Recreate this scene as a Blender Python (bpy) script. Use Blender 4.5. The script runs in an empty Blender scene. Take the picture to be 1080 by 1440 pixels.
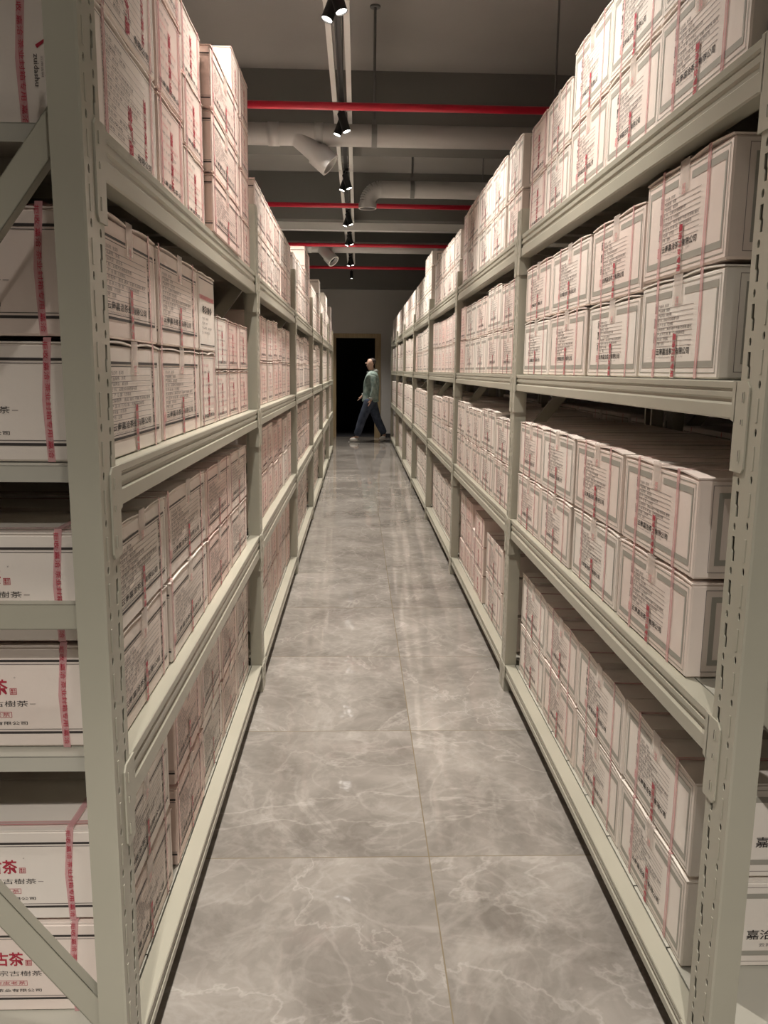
import bpy, math, random
from mathutils import Vector, Matrix
rnd = random.Random(7)
PI = math.pi
C = bpy.context.scene.collection
SC = bpy.context.scene

# ------------------------------------------------------------------ camera
H = 1.33
def look(pitch, yaw, roll):
    p, y, r = map(math.radians, (pitch, yaw, roll))
    B = Matrix(((1,0,0),(0,0,1),(0,-1,0)))
    Rz = Matrix(((math.cos(y),math.sin(y),0),(-math.sin(y),math.cos(y),0),(0,0,1)))
    Rx = Matrix(((1,0,0),(0,math.cos(p),-math.sin(p)),(0,math.sin(p),math.cos(p))))
    Rr = Matrix(((math.cos(r),math.sin(r),0),(-math.sin(r),math.cos(r),0),(0,0,1)))
    return (Rr @ Rx @ B @ Rz).transposed()
cam_data = bpy.data.cameras.new('camera')
cam = bpy.data.objects.new('camera', cam_data); C.objects.link(cam)
cam.matrix_world = Matrix.Translation((0,0,H)) @ look(9.8866, -1.9487, 0.6045).to_4x4()
cam_data.sensor_fit = 'HORIZONTAL'; cam_data.sensor_width = 36.0
cam_data.lens = 1142.3/1080*36
cam_data.clip_start = 0.05
SC.camera = cam

# ------------------------------------------------------------------ light and exposure
W = bpy.data.worlds.new('world'); SC.world = W; W.use_nodes = True
W.node_tree.nodes['Background'].inputs[0].default_value = (0.80, 0.80, 0.82, 1)
W.node_tree.nodes['Background'].inputs[1].default_value = 0.02
SC.view_settings.view_transform = 'Standard'
SC.view_settings.look = 'None'
SC.view_settings.gamma = 1.0
SC.view_settings.use_curve_mapping = False
SC.view_settings.exposure = -0.12
SPOT_WATT = 225
SPOT_COL = (1.0, 0.925, 0.84)
SPOT_DIM = [1.9, .25, .85, 1, 1, 1, 1, 1, 1.1]
TRACK_X, TRACK_Z = -0.115, 3.13
SPOT_Y = [-1.1, 0.6, 2.55, 4.16, 6.08, 7.88, 9.76, 11.25, 13.4]

# ------------------------------------------------------------------ materials
def mat(name, col, rough=0.6, metal=0.0, spec=0.5, emit=None, alpha=1.0):
    m = bpy.data.materials.new(name); m.use_nodes = True
    b = m.node_tree.nodes['Principled BSDF']
    b.inputs['Base Color'].default_value = (*col, 1)
    b.inputs['Roughness'].default_value = rough
    b.inputs['Metallic'].default_value = metal
    b.inputs['Specular IOR Level'].default_value = spec
    b.inputs['Alpha'].default_value = alpha
    if emit:
        b.inputs['Emission Color'].default_value = (*emit[0], 1)
        b.inputs['Emission Strength'].default_value = emit[1]
    return m
def nodes(m): return m.node_tree.nodes, m.node_tree.links
def vary(m, c1, c2, scale=6.0, detail=4, stretch=(1,1,1), bump=0.0, lo=.35, hi=.65):
    N, L = nodes(m); b = N['Principled BSDF']
    tc = N.new('ShaderNodeTexCoord'); mp = N.new('ShaderNodeMapping'); mp.inputs['Scale'].default_value = stretch
    nz = N.new('ShaderNodeTexNoise'); nz.inputs['Scale'].default_value = scale; nz.inputs['Detail'].default_value = detail
    cr = N.new('ShaderNodeValToRGB')
    cr.color_ramp.elements[0].position = lo; cr.color_ramp.elements[0].color = (*c1, 1)
    cr.color_ramp.elements[1].position = hi; cr.color_ramp.elements[1].color = (*c2, 1)
    L.new(tc.outputs['Object'], mp.inputs[0]); L.new(mp.outputs[0], nz.inputs[0]); L.new(nz.outputs[0], cr.inputs[0])
    L.new(cr.outputs[0], b.inputs['Base Color'])
    if bump:
        bp = N.new('ShaderNodeBump'); bp.inputs['Strength'].default_value = bump; bp.inputs['Distance'].default_value = 0.004
        L.new(nz.outputs[0], bp.inputs['Height']); L.new(bp.outputs[0], b.inputs['Normal'])
    return cr
def card_material(name, base, pink, amount):
    # white card, tinted a little differently on every carton
    m = mat(name, base, 0.5, spec=0.45)
    N, L = nodes(m); b = N['Principled BSDF']
    oi = N.new('ShaderNodeObjectInfo')
    tc = N.new('ShaderNodeTexCoord'); ad = N.new('ShaderNodeVectorMath'); ad.operation = 'ADD'
    nz = N.new('ShaderNodeTexNoise'); nz.inputs['Scale'].default_value = 9; nz.inputs['Detail'].default_value = 5
    cv = N.new('ShaderNodeCombineXYZ')
    mul = N.new('ShaderNodeMath'); mul.operation = 'MULTIPLY'; mul.inputs[1].default_value = 37.0
    L.new(oi.outputs['Random'], mul.inputs[0]); L.new(mul.outputs[0], cv.inputs[0]); L.new(mul.outputs[0], cv.inputs[2])
    L.new(tc.outputs['Object'], ad.inputs[0]); L.new(cv.outputs[0], ad.inputs[1]); L.new(ad.outputs[0], nz.inputs[0])
    mx = N.new('ShaderNodeMix'); mx.data_type = 'RGBA'
    mx.inputs[6].default_value = (*base, 1); mx.inputs[7].default_value = (*pink, 1)
    f = N.new('ShaderNodeMath'); f.operation = 'MULTIPLY_ADD'; f.inputs[1].default_value = amount; 
    sb = N.new('ShaderNodeMath'); sb.operation = 'MULTIPLY_ADD'; sb.inputs[1].default_value = 0.9; sb.inputs[2].default_value = -0.35
    L.new(nz.outputs[0], sb.inputs[0]); L.new(oi.outputs['Random'], f.inputs[0]); L.new(sb.outputs[0], f.inputs[2])
    f.use_clamp = True
    L.new(f.outputs[0], mx.inputs[0])
    L.new(mx.outputs[2], b.inputs['Base Color'])
    bp = N.new('ShaderNodeBump'); bp.inputs['Strength'].default_value = 0.25; bp.inputs['Distance'].default_value = 0.01
    L.new(nz.outputs[0], bp.inputs['Height']); L.new(bp.outputs[0], b.inputs['Normal'])
    return m

M = {}
M['card']  = card_material('white_card', (0.83, 0.785, 0.72), (0.80, 0.675, 0.61), 0.75)
M['cardp'] = card_material('pinkish_card', (0.82, 0.72, 0.645), (0.80, 0.62, 0.56), 0.8)
M['kraft'] = mat('card_edge', (0.42, 0.33, 0.25), 0.8)
M['black'] = mat('black_ink', (0.045, 0.038, 0.036), 0.6)
M['ink']   = mat('grey_black_ink', (0.13, 0.11, 0.105), 0.6)
M['fine']  = mat('fine_line_ink', (0.28, 0.235, 0.22), 0.6)
M['grey']  = mat('grey_green_ink', (0.36, 0.345, 0.30), 0.6)
M['red']   = mat('red_ink', (0.42, 0.028, 0.055), 0.5)
M['pinkink'] = mat('faded_red_ink', (0.66, 0.27, 0.28), 0.5)
M['film']  = mat('pink_film', (0.78, 0.50, 0.49), 0.25, alpha=0.55)
M['filmedge'] = mat('pink_film_fold', (0.60, 0.21, 0.235), 0.25, alpha=0.8)
M['tape']  = mat('clear_tape', (0.76, 0.68, 0.62), 0.14, alpha=0.5)
M['redtape'] = mat('red_tape', (0.74, 0.38, 0.40), 0.25, alpha=0.65)
M['steel'] = mat('grey_green_enamel', (0.40, 0.40, 0.335), 0.30, spec=0.5)
vary(M['steel'], (0.385, 0.375, 0.305), (0.44, 0.425, 0.35), 1.6, 3, (1, 1, 1))
M['deck']  = mat('pale_enamel', (0.46, 0.45, 0.39), 0.5)
M['slot_shade']  = mat('painted_slot_shade', (0.01, 0.01, 0.01), 0.9)  # near-black standing in for shade inside slots and post channels
M['slab']  = mat('ceiling_paint', (0.36, 0.345, 0.325), 0.9)
vary(M['slab'], (0.37, 0.352, 0.33), (0.42, 0.40, 0.375), 0.8, 4)
M['beam']  = mat('ceiling_paint_shaded', (0.20, 0.195, 0.18), 0.9)  # same grey as the slab, with the beams' shade darkened into the colour
M['wall']  = mat('grey_wall_paint', (0.38, 0.365, 0.345), 0.85)
vary(M['wall'], (0.52, 0.50, 0.475), (0.57, 0.55, 0.52), 1.0, 3)
M['pipe']  = mat('white_pvc', (0.47, 0.46, 0.44), 0.4)
M['tray']  = mat('white_enamel', (0.72, 0.71, 0.68), 0.4)
M['redpaint'] = mat('red_pipe_paint', (0.62, 0.018, 0.045), 0.35)
M['rod']   = mat('zinc_rod', (0.22, 0.22, 0.21), 0.5, 0.5)
M['blackmetal'] = mat('black_enamel', (0.012, 0.012, 0.012), 0.4)
M['lens']  = mat('lit_lens', (1, 1, 1), 0.3, emit=((1.0, 0.95, 0.88), 14.0))
M['wood']  = mat('oak_door_frame', (0.36, 0.27, 0.15), 0.55)
vary(M['wood'], (0.33, 0.245, 0.13), (0.42, 0.32, 0.19), 5, 4, (8, 8, .6))
M['dark_shade'] = mat('painted_dark_shade', (0.03, 0.03, 0.035), 0.9)  # near-black colour stands in for missing light in doorway room and pipe mouths
M['base']  = mat('dark_skirting', (0.03, 0.03, 0.03), 0.5)
M['skin']  = mat('skin', (0.56, 0.36, 0.27), 0.5)
M['hair']  = mat('cropped_dark_hair', (0.06, 0.045, 0.04), 0.7)
M['jacket'] = mat('sage_jacket_cloth', (0.15, 0.215, 0.19), 0.85)
vary(M['jacket'], (0.16, 0.235, 0.205), (0.36, 0.44, 0.40), 14, 5, bump=0.5)
M['sweater'] = mat('pale_hood_cloth', (0.45, 0.47, 0.44), 0.9)
M['jeans'] = mat('navy_denim', (0.045, 0.06, 0.095), 0.85)
vary(M['jeans'], (0.035, 0.048, 0.08), (0.075, 0.095, 0.14), 12, 4, bump=0.4)
M['shoe']  = mat('white_leather', (0.78, 0.77, 0.72), 0.45)
M['sole']  = mat('pale_rubber', (0.45, 0.44, 0.41), 0.7)

# polished grey marble tiles
def floor_material():
    m = mat('polished_marble_tile', (0.4, 0.4, 0.4), 0.055, spec=0.5)
    N, L = nodes(m); b = N['Principled BSDF']
    tc = N.new('ShaderNodeTexCoord')
    sep = N.new('ShaderNodeSeparateXYZ'); L.new(tc.outputs['Object'], sep.inputs[0])
    def math_(op, a, bb=None, clamp=False):
        n = N.new('ShaderNodeMath'); n.operation = op; n.use_clamp = clamp
        for i, v in enumerate((a, bb)):
            if v is None: continue
            if isinstance(v, (int, float)): n.inputs[i].default_value = v
            else: L.new(v, n.inputs[i])
        return n.outputs[0]
    def tile(o, off):      # distance to joint and tile index
        q = math_('DIVIDE', math_('SUBTRACT', o, off), 0.8)
        fr = math_('FRACT', q); d = math_('MINIMUM', fr, math_('SUBTRACT', 1.0, fr))
        return math_('LESS_THAN', d, 0.0021), math_('FLOOR', q)
    jx, ix = tile(sep.outputs[0], 0.205); jy, iy = tile(sep.outputs[1], 2.055)
    joint = math_('MAXIMUM', jx, jy)
    cv = N.new('ShaderNodeCombineXYZ'); L.new(math_('MULTIPLY', ix, 7.3), cv.inputs[0]); L.new(math_('MULTIPLY', iy, 3.7), cv.inputs[1]); L.new(math_('MULTIPLY', math_('ADD', ix, iy), 5.1), cv.inputs[2])
    ad = N.new('ShaderNodeVectorMath'); ad.operation = 'ADD'
    L.new(tc.outputs['Object'], ad.inputs[0]); L.new(cv.outputs[0], ad.inputs[1])
    big = N.new('ShaderNodeTexNoise'); big.inputs['Scale'].default_value = 2.2; big.inputs['Detail'].default_value = 8; big.inputs['Roughness'].default_value = .62; big.inputs['Distortion'].default_value = .5
    L.new(ad.outputs[0], big.inputs[0])
    cr = N.new('ShaderNodeValToRGB'); E = cr.color_ramp.elements
    E[0].position = .33; E[0].color = (0.175, 0.158, 0.140, 1)
    E[1].position = .70; E[1].color = (0.35, 0.325, 0.295, 1)
    L.new(big.outputs[0], cr.inputs[0])
    # veins: thin ridges of distorted noise, two sizes
    out = cr.outputs[0]
    for sc, wd, st, dist in ((1.9, .020, .22, .8), (4.2, .034, .15, .9), (9.0, .06, .12, .6), (1.1, .007, .36, .6)):
        v = N.new('ShaderNodeTexNoise'); v.inputs['Scale'].default_value = sc; v.inputs['Detail'].default_value = 7; v.inputs['Roughness'].default_value = .55; v.inputs['Distortion'].default_value = dist
        L.new(ad.outputs[0], v.inputs[0])
        r = math_('ABSOLUTE', math_('SUBTRACT', v.outputs[0], 0.5))
        k = math_('SUBTRACT', 1.0, math_('DIVIDE', r, wd), True)
        k = math_('MULTIPLY', math_('MULTIPLY', k, big.outputs[0]), st*1.5, True)
        mx = N.new('ShaderNodeMix'); mx.data_type = 'RGBA'; L.new(k, mx.inputs[0]); L.new(out, mx.inputs[6]); mx.inputs[7].default_value = (0.56, 0.53, 0.49, 1)
        out = mx.outputs[2]
    mj = N.new('ShaderNodeMix'); mj.data_type = 'RGBA'; L.new(joint, mj.inputs[0]); L.new(out, mj.inputs[6]); mj.inputs[7].default_value = (0.21, 0.175, 0.12, 1)
    L.new(mj.outputs[2], b.inputs['Base Color'])
    wav = N.new('ShaderNodeTexNoise'); wav.inputs['Scale'].default_value = 5; wav.inputs['Detail'].default_value = 3; L.new(tc.outputs['Object'], wav.inputs[0])
    bp = N.new('ShaderNodeBump'); bp.inputs['Strength'].default_value = 0.09; bp.inputs['Distance'].default_value = 0.02
    L.new(wav.outputs[0], bp.inputs['Height']); L.new(bp.outputs[0], b.inputs['Normal'])
    return m
M['floor'] = floor_material()

# ------------------------------------------------------------------ mesh helpers
class MB:
    """collects polygons with a material each and links them as ONE mesh object"""
    def __init__(s): s.v = []; s.f = []; s.m = []; s.mats = []
    def mi(s, key):
        if key not in s.mats: s.mats.append(key)
        return s.mats.index(key)
    def add(s, vs, fs, key, mp=None):
        o = len(s.v); k = s.mi(key)
        s.v += [tuple(mp(*p)) if mp else tuple(p) for p in vs]
        for f in fs: s.f.append(tuple(o+i for i in f)); s.m.append(k)
    def box(s, a, b, key, mp=None):
        (x0,y0,z0),(x1,y1,z1) = a, b
        vs = [(x0,y0,z0),(x1,y0,z0),(x1,y1,z0),(x0,y1,z0),(x0,y0,z1),(x1,y0,z1),(x1,y1,z1),(x0,y1,z1)]
        s.add(vs, [(0,3,2,1),(4,5,6,7),(0,1,5,4),(1,2,6,5),(2,3,7,6),(3,0,4,7)], key, mp)
    def cbox(s, a, b, key, c=0.004, mp=None):
        """box with chamfered edges"""
        (x0,y0,z0),(x1,y1,z1) = a, b
        X=(x0,x1);Y=(y0,y1);Z=(z0,z1); vs=[]; idx={}
        for i in (0,1):
            for j in (0,1):
                for k in (0,1):
                    sx=c if i==0 else -c; sy=c if j==0 else -c; sz=c if k==0 else -c
                    for ax,p in enumerate(((X[i],Y[j]+sy,Z[k]+sz),(X[i]+sx,Y[j],Z[k]+sz),(X[i]+sx,Y[j]+sy,Z[k]))):
                        idx[(i,j,k,ax)]=len(vs); vs.append(p)
        fs=[]
        for i in (0,1):
            q=[(i,0,0,0),(i,1,0,0),(i,1,1,0),(i,0,1,0)]; fs.append([idx[t] for t in (q if i else q[::-1])])
            q=[(0,i,0,1),(1,i,0,1),(1,i,1,1),(0,i,1,1)]; fs.append([idx[t] for t in (q[::-1] if i else q)])
            q=[(0,0,i,2),(1,0,i,2),(1,1,i,2),(0,1,i,2)]; fs.append([idx[t] for t in (q if i else q[::-1])])
        for i in (0,1):
            for j in (0,1):
                q=[idx[(i,j,0,0)],idx[(i,j,1,0)],idx[(i,j,1,1)],idx[(i,j,0,1)]]; fs.append(q)
                q=[idx[(i,0,j,0)],idx[(i,1,j,0)],idx[(i,1,j,2)],idx[(i,0,j,2)]]; fs.append(q)
                q=[idx[(0,i,j,1)],idx[(1,i,j,1)],idx[(1,i,j,2)],idx[(0,i,j,2)]]; fs.append(q)
                for k in (0,1): fs.append([idx[(i,j,k,0)],idx[(i,j,k,1)],idx[(i,j,k,2)]])
        s.add(vs, fs, key, mp)
    def prism(s, prof, y0, y1, key, mp=None):
        """closed profile [(x,z)] extruded along y"""
        n=len(prof); vs=[(x,y0,z) for x,z in prof]+[(x,y1,z) for x,z in prof]
        fs=[(i,(i+1)%n,(i+1)%n+n,i+n) for i in range(n)]+[tuple(range(n))[::-1],tuple(range(n,2*n))]
        s.add(vs, fs, key, mp)
    def tube(s, p, q, r0, r1, key, seg=16, caps=True):
        p=Vector(p);q=Vector(q);d=(q-p).normalized()
        a=d.orthogonal().normalized(); b=d.cross(a); vs=[];fs=[]
        for c,r in ((p,r0),(q,r1)):
            for i in range(seg):
                t=2*PI*i/seg; vs.append(tuple(c+a*(r*math.cos(t))+b*(r*math.sin(t))))
        fs=[(i,(i+1)%seg,(i+1)%seg+seg,i+seg) for i in range(seg)]
        if caps: fs+=[tuple(range(seg))[::-1],tuple(range(seg,2*seg))]
        s.add(vs,fs,key)
    def ring(s, c, d, r0, r1, key, seg=24):
        c=Vector(c);d=Vector(d).normalized();a=d.orthogonal().normalized();b=d.cross(a);vs=[]
        for r in (r0,r1):
            for i in range(seg):
                t=2*PI*i/seg; vs.append(tuple(c+a*(r*math.cos(t))+b*(r*math.sin(t))))
        s.add(vs,[(i,(i+1)%seg,(i+1)%seg+seg,i+seg) for i in range(seg)],key)
    def ball(s, c, r, key, seg=16, rings=10, mp=None):
        vs=[];fs=[];rx,ry,rz=r
        for j in range(rings+1):
            ph=PI*j/rings
            for i in range(seg):
                t=2*PI*i/seg; vs.append((c[0]+rx*math.sin(ph)*math.cos(t),c[1]+ry*math.sin(ph)*math.sin(t),c[2]+rz*math.cos(ph)))
        for j in range(rings):
            for i in range(seg): fs.append((j*seg+i,(j+1)*seg+i,(j+1)*seg+(i+1)%seg,j*seg+(i+1)%seg))
        s.add(vs,fs,key,mp)
    def mesh(s, name, smooth=False):
        me = bpy.data.meshes.new(name); me.from_pydata(s.v, [], s.f)
        for k in s.mats: me.materials.append(M[k])
        me.polygons.foreach_set('material_index', s.m)
        if smooth: me.polygons.foreach_set('use_smooth', [True]*len(s.f))
        me.update(); return me
    def build(s, name, parent=None, smooth=False):
        o = bpy.data.objects.new(name, s.mesh(name, smooth)); C.objects.link(o)
        if parent: o.parent = parent
        return o
def tag(o, label=None, cat=None, group=None, kind=None):
    if label: o['label'] = label
    if cat: o['category'] = cat
    if group: o['group'] = group
    if kind: o['kind'] = kind
    return o
def empty(name, loc=(0,0,0)):
    o = bpy.data.objects.new(name, None); C.objects.link(o); o.location = loc; o.empty_display_size = .1
    return o
def use_mesh(name, me, parent=None):
    o = bpy.data.objects.new(name, me); C.objects.link(o)
    if parent: o.parent = parent
    return o

# flat lettering: outline -> polygons, cached.  returns verts, faces, width (height of one em = 1)
_text = {}
def lettering(body, bold=0.0):
    k = (body, bold)
    if k not in _text:
        cu = bpy.data.curves.new('lettering', 'FONT'); cu.body = body; cu.resolution_u = 1; cu.offset = bold; cu.size = 1
        ob = bpy.data.objects.new('lettering', cu); C.objects.link(ob)
        dg = bpy.context.evaluated_depsgraph_get(); dg.update()
        me = bpy.data.meshes.new_from_object(ob.evaluated_get(dg))
        vs = [tuple(v.co[:2]) for v in me.vertices]; fs = [tuple(p.vertices) for p in me.polygons]
        bpy.data.objects.remove(ob); bpy.data.meshes.remove(me); bpy.data.curves.remove(cu)
        xs = [v[0] for v in vs] or [0, 1]; ys = [v[1] for v in vs] or [0, 1]
        _text[k] = (vs, fs, min(xs), max(xs), min(ys), max(ys))
    return _text[k]

def text(mb, pm, body, a, b, w, h, key, bold=0.0, vertical=False):
    """put lettering into rectangle with lower-left (a,b), size w x h of the printed face; pm maps (a,b)->3D"""
    vs, fs, x0, x1, y0, y1 = lettering(body, bold)
    if not fs: return
    sx = (x1-x0) or 1; sy = (y1-y0) or 1
    if vertical:   # reads downwards, turned clockwise
        f = lambda x, y: pm(a + (y-y0)/sy*w, b + h - (x-x0)/sx*h)
    else:
        f = lambda x, y: pm(a + (x-x0)/sx*w, b + (y-y0)/sy*h)
    mb.add(vs, fs, key, f)
def rect(mb, pm, a0, b0, a1, b1, key):
    mb.add([(a0,b0),(a1,b0),(a1,b1),(a0,b1)], [(0,1,2,3)], key, pm)
def frame(mb, pm, a0, b0, a1, b1, th, tv, key):
    rect(mb,pm,a0,b0,a1,b0+th,key); rect(mb,pm,a0,b1-th,a1,b1,key)
    rect(mb,pm,a0,b0+th,a0+tv,b1-th,key); rect(mb,pm,a1-tv,b0+th,a1,b1-th,key)

# ------------------------------------------------------------------ cartons
FORM = ['产品名称：普洱茶', '产品规格：饼茶', '产品类型：紧压茶', '配  料：云南大叶种晒青毛茶', '生  产  日  期：见合格证', '贮存条件：清洁 通风 干燥 无异味 避光', '产 品 执 行 标 准：见内包装标签', '净含量：见包装', '产地：云南']
COMPANY = '云南嘉洽茶业有限公司'
E1 = 0.0007
def icon(mb, pm, a, b, s, kind, key='black'):
    frame(mb, pm, a, b, a+s, b+s*1.45, s*.1, s*.1, key)
    c = a+s/2
    if kind == 0:      # keep dry: box with lines
        rect(mb,pm,a+s*.25,b+s*.3,a+s*.75,b+s*.55,key); rect(mb,pm,a+s*.25,b+s*.75,a+s*.75,b+s*1.0,key)
    elif kind == 1:    # glass
        mb.add([(a+s*.15,b+s*1.3),(a+s*.85,b+s*1.3),(c+s*.1,b+s*.7),(c-s*.1,b+s*.7)],[(0,1,2,3)],key,pm)
        rect(mb,pm,c-s*.07,b+s*.3,c+s*.07,b+s*.7,key); rect(mb,pm,a+s*.25,b+s*.18,a+s*.75,b+s*.3,key)
    elif kind == 2:    # arrows up
        for q in (a+s*.3, a+s*.7):
            mb.add([(q-s*.18,b+s*.85),(q+s*.18,b+s*.85),(q,b+s*1.25)],[(0,1,2)],key,pm); rect(mb,pm,q-s*.07,b+s*.3,q+s*.07,b+s*.85,key)
        rect(mb,pm,a+s*.15,b+s*.18,a+s*.85,b+s*.28,key)
    else:              # umbrella
        mb.add([(c+s*.38*math.cos(PI*i/8), b+s*.8+s*.42*math.sin(PI*i/8)) for i in range(9)],[tuple(range(9))],key,pm)
        rect(mb,pm,c-s*.05,b+s*.25,c+s*.05,b+s*.8,key)

def seal(mb, pm, a, b, s, key):
    frame(mb,pm,a,b,a+s,b+s,s*.08,s*.08,key)
    text(mb,pm,'嘉洽',a+s*.14,b+s*.52,s*.72,s*.36,key,.02); text(mb,pm,'茶印',a+s*.14,b+s*.12,s*.72,s*.36,key,.02)

def blossom(mb, pm, a, b, s, key):
    for i in range(5):
        t = 2*PI*i/5+PI/2; ca=a+s*.3*math.cos(t); cb=b+s*.3*math.sin(t)
        n=9; o=[(ca+s*.21*math.cos(2*PI*j/n), cb+s*.21*math.sin(2*PI*j/n)) for j in range(n)]
        inn=[(ca+s*.12*math.cos(2*PI*j/n), cb+s*.12*math.sin(2*PI*j/n)) for j in range(n)]
        mb.add(o+inn,[(j,(j+1)%n,(j+1)%n+n,j+n) for j in range(n)],key,pm)
    for i in range(10):
        t=2*PI*i/10; ca=a+s*.56*math.cos(t); cb=b+s*.56*math.sin(t)
        rect(mb,pm,ca-s*.05,cb-s*.05,ca+s*.05,cb+s*.05,key)

def body_shell(mb, w, D, h, key, lift=0.0042, sd=0):
    r = random.Random(sd)
    mb.cbox((-w/2,0,0),(w/2,D,h-0.011),key,0.0035)
    for s in (-1,1):                    # two top flaps meeting on the centre line
        nu=7; bump=lift*(0.6+0.8*r.random()); vs=[];fs=[]
        for j,d in enumerate((-0.0015, 0.05, 0.15, D)):
            for i in range(nu):
                t=i/(nu-1); u=s*(w/2*(1-t)+0.0012*t)
                z=h-0.0105+ bump*math.sin(PI*min(1,t*1.05))*(1,.45,.1,0)[j]
                vs.append((u,d,z))
        n=len(vs); vs+=[(a,b,c+0.003) for a,b,c in vs]
        for j in range(3):
            for i in range(nu-1):
                q=(j*nu+i,j*nu+i+1,(j+1)*nu+i+1,(j+1)*nu+i); fs.append(q); fs.append(tuple(n+k for k in q[::-1]))
        for i in range(nu-1): fs.append((i,i+1,n+i+1,n+i))
        for j in range(3):
            fs.append((j*nu,(j+1)*nu,n+(j+1)*nu,n+j*nu)); fs.append((j*nu+nu-1,(j+1)*nu+nu-1,n+(j+1)*nu+nu-1,n+j*nu+nu-1))
        mb.add(vs,fs,key)

def carton_body(style, w, D, h, sd=0, key='card'):
    mb = MB(); body_shell(mb, w, D, h, key, sd=sd)
    F = lambda a,b: (a, -E1, b)
    top = h-0.007
    if style == 'grey':                                  # grey banded frame, marks on the left
        frame(mb,F,-w/2+.012,.010,w/2-.012,top-.012,.0018,.0018,'grey')
        rect(mb,F,-w/2+.022,.020,w/2-.022,.032,'grey'); rect(mb,F,-w/2+.022,top-.035,-.035,top-.022,'grey'); rect(mb,F,.035,top-.035,w/2-.022,top-.022,'grey')
        rect(mb,F,-w/2+.022,.032,-w/2+.029,top-.035,'grey'); rect(mb,F,w/2-.029,.032,w/2-.022,top-.035,'grey')
        for i in range(3): icon(mb,F,-.127,.072+i*.030,.0135,i)
        fa, fw = -.105, .19
        cx = -.118
    else:                                                # fine black double lines, marks on the right
        for b0,b1,b2,b3 in ((.030,.0345,.038,.0393),):
            rect(mb,F,-w/2+.022,b0,w/2-.022,b1,'black'); rect(mb,F,-w/2+.024,b2,w/2-.024,b3,'black')
            for q0,q1 in ((-w/2+.022,-.025),(.025,w/2-.022)):
                rect(mb,F,q0,top-.0345,q1,top-.030,'black'); rect(mb,F,q0,top-.0393,q1,top-.038,'black')
        for sx in (-1,1): rect(mb,F,sx*(w/2-.022)-.0008,.030,sx*(w/2-.022)+.0008,top-.030,'ink')
        for i in range(4): icon(mb,F,w/2-.075,.046+i*.029,.0135,(2,1,3,0)[i])
        fa, fw = -w/2+.045, w-.135
        cx = -w/2+.036
    n = len(FORM); b1 = top-.052; b0 = .066; st = (b1-b0)/(n-1)
    for i,t in enumerate(FORM):
        b = b1-i*st
        text(mb,F,t,fa,b,fw*min(1,(.30,.34,.40,.62,.46,.98,.80,.33,.22)[i]),.0066,'ink')
        rect(mb,F,fa,b-.0034,fa+fw,b-.0024,'fine')
    seal(mb,F,cx-.012,.040,.0185,'pinkink')
    text(mb,F,COMPANY,cx+.013,.046,fw-.008,.0135,'black',.015)
    text(mb,F,'YUNNAN JIAQIA TEA CO., LTD',cx+.013,.0395,fw*.8,.0036,'fine')
    # printed end, the one turned to the camera, and a plain framed far end
    if style == 'grey': S = lambda a,b: (w/2+E1, a, b); O = lambda a,b: (-w/2-E1, D-a, b)
    else:               S = lambda a,b: (-w/2-E1, D-a, b); O = lambda a,b: (w/2+E1, a, b)
    if style == 'grey':
        for Q in (S,O):
            frame(mb,Q,.028,.012,D-.028,top-.014,.0012,.0012,'fine'); frame(mb,Q,.040,.026,D-.040,top-.028,.011,.010,'grey')
        blossom(mb,S,D/2,.125,.026,'ink')
        text(mb,S,'嘉洽正宗古樹茶',D/2-.098,.062,.196,.022,'black',.01)
        text(mb,S,'老树圆茶',D/2-.035,.095,.07,.009,'fine')
        text(mb,S,COMPANY,D/2-.07,.046,.14,.008,'ink')
    else:
        for Q in (S,O):
            rect(mb,Q,0.002,.026,D-.002,.0305,'black'); rect(mb,Q,0.002,.034,D-.002,.0352,'ink')
            rect(mb,Q,0.002,top-.0305,D-.002,top-.026,'black'); rect(mb,Q,0.002,top-.0352,D-.002,top-.034,'ink')
        text(mb,S,'古茶',D/2-.010,.100,.054,.030,'red',.02)
        seal(mb,S,D/2+.047,.101,.012,'red')
        text(mb,S,'®',D/2+.055,.131,.004,.004,'fine')
        text(mb,S,'嘉洽正宗古樹茶',D/2-.068,.078,.145,.0115,'black')
        rect(mb,S,D/2+.080,.0825,D/2+.090,.0837,'fine'); rect(mb,S,D/2-.085,.0825,D/2-.075,.0837,'fine')
        frame(mb,S,D/2-.044,.057,D/2+.048,.068,.0008,.0008,'red'); text(mb,S,'三年陈皮老茶',D/2-.041,.0588,.086,.0074,'red')
        text(mb,S,COMPANY,D/2-.068,.043,.142,.0068,'black',.01)
    return mb

def narrow_body(w, D, h, sd=0, key='cardp', red=True):
    mb = MB(); body_shell(mb, w, D, h, key, .0035, sd)
    F = lambda a,b: (a, -E1, b); top=h-.007
    frame(mb,F,-w/2+.012,.012,w/2-.012,top-.012,.0015,.0012,'ink')
    for i in range(7):
        b = top-.035-i*(top-.07)/7
        text(mb,F,FORM[i],-w/2+.025,b,(w-.05)*(.5,.6,.4,.8,.7,1,.9)[i],.006,'ink' if (i+sd)%2 else 'pinkink')
    text(mb,F,'嘉洽茶业',-.012,.02,.024,h*.62,'red',.02,vertical=True)
    text(mb,F,'云南嘉洽茶业',-w/2+.02,.02,(w-.04)*.9,.011,'black',.015)
    for q in (-w*.36, w*.33): rect(mb,F,q,.004,q+.003,top-.002,'pinkink')
    return mb

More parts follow.
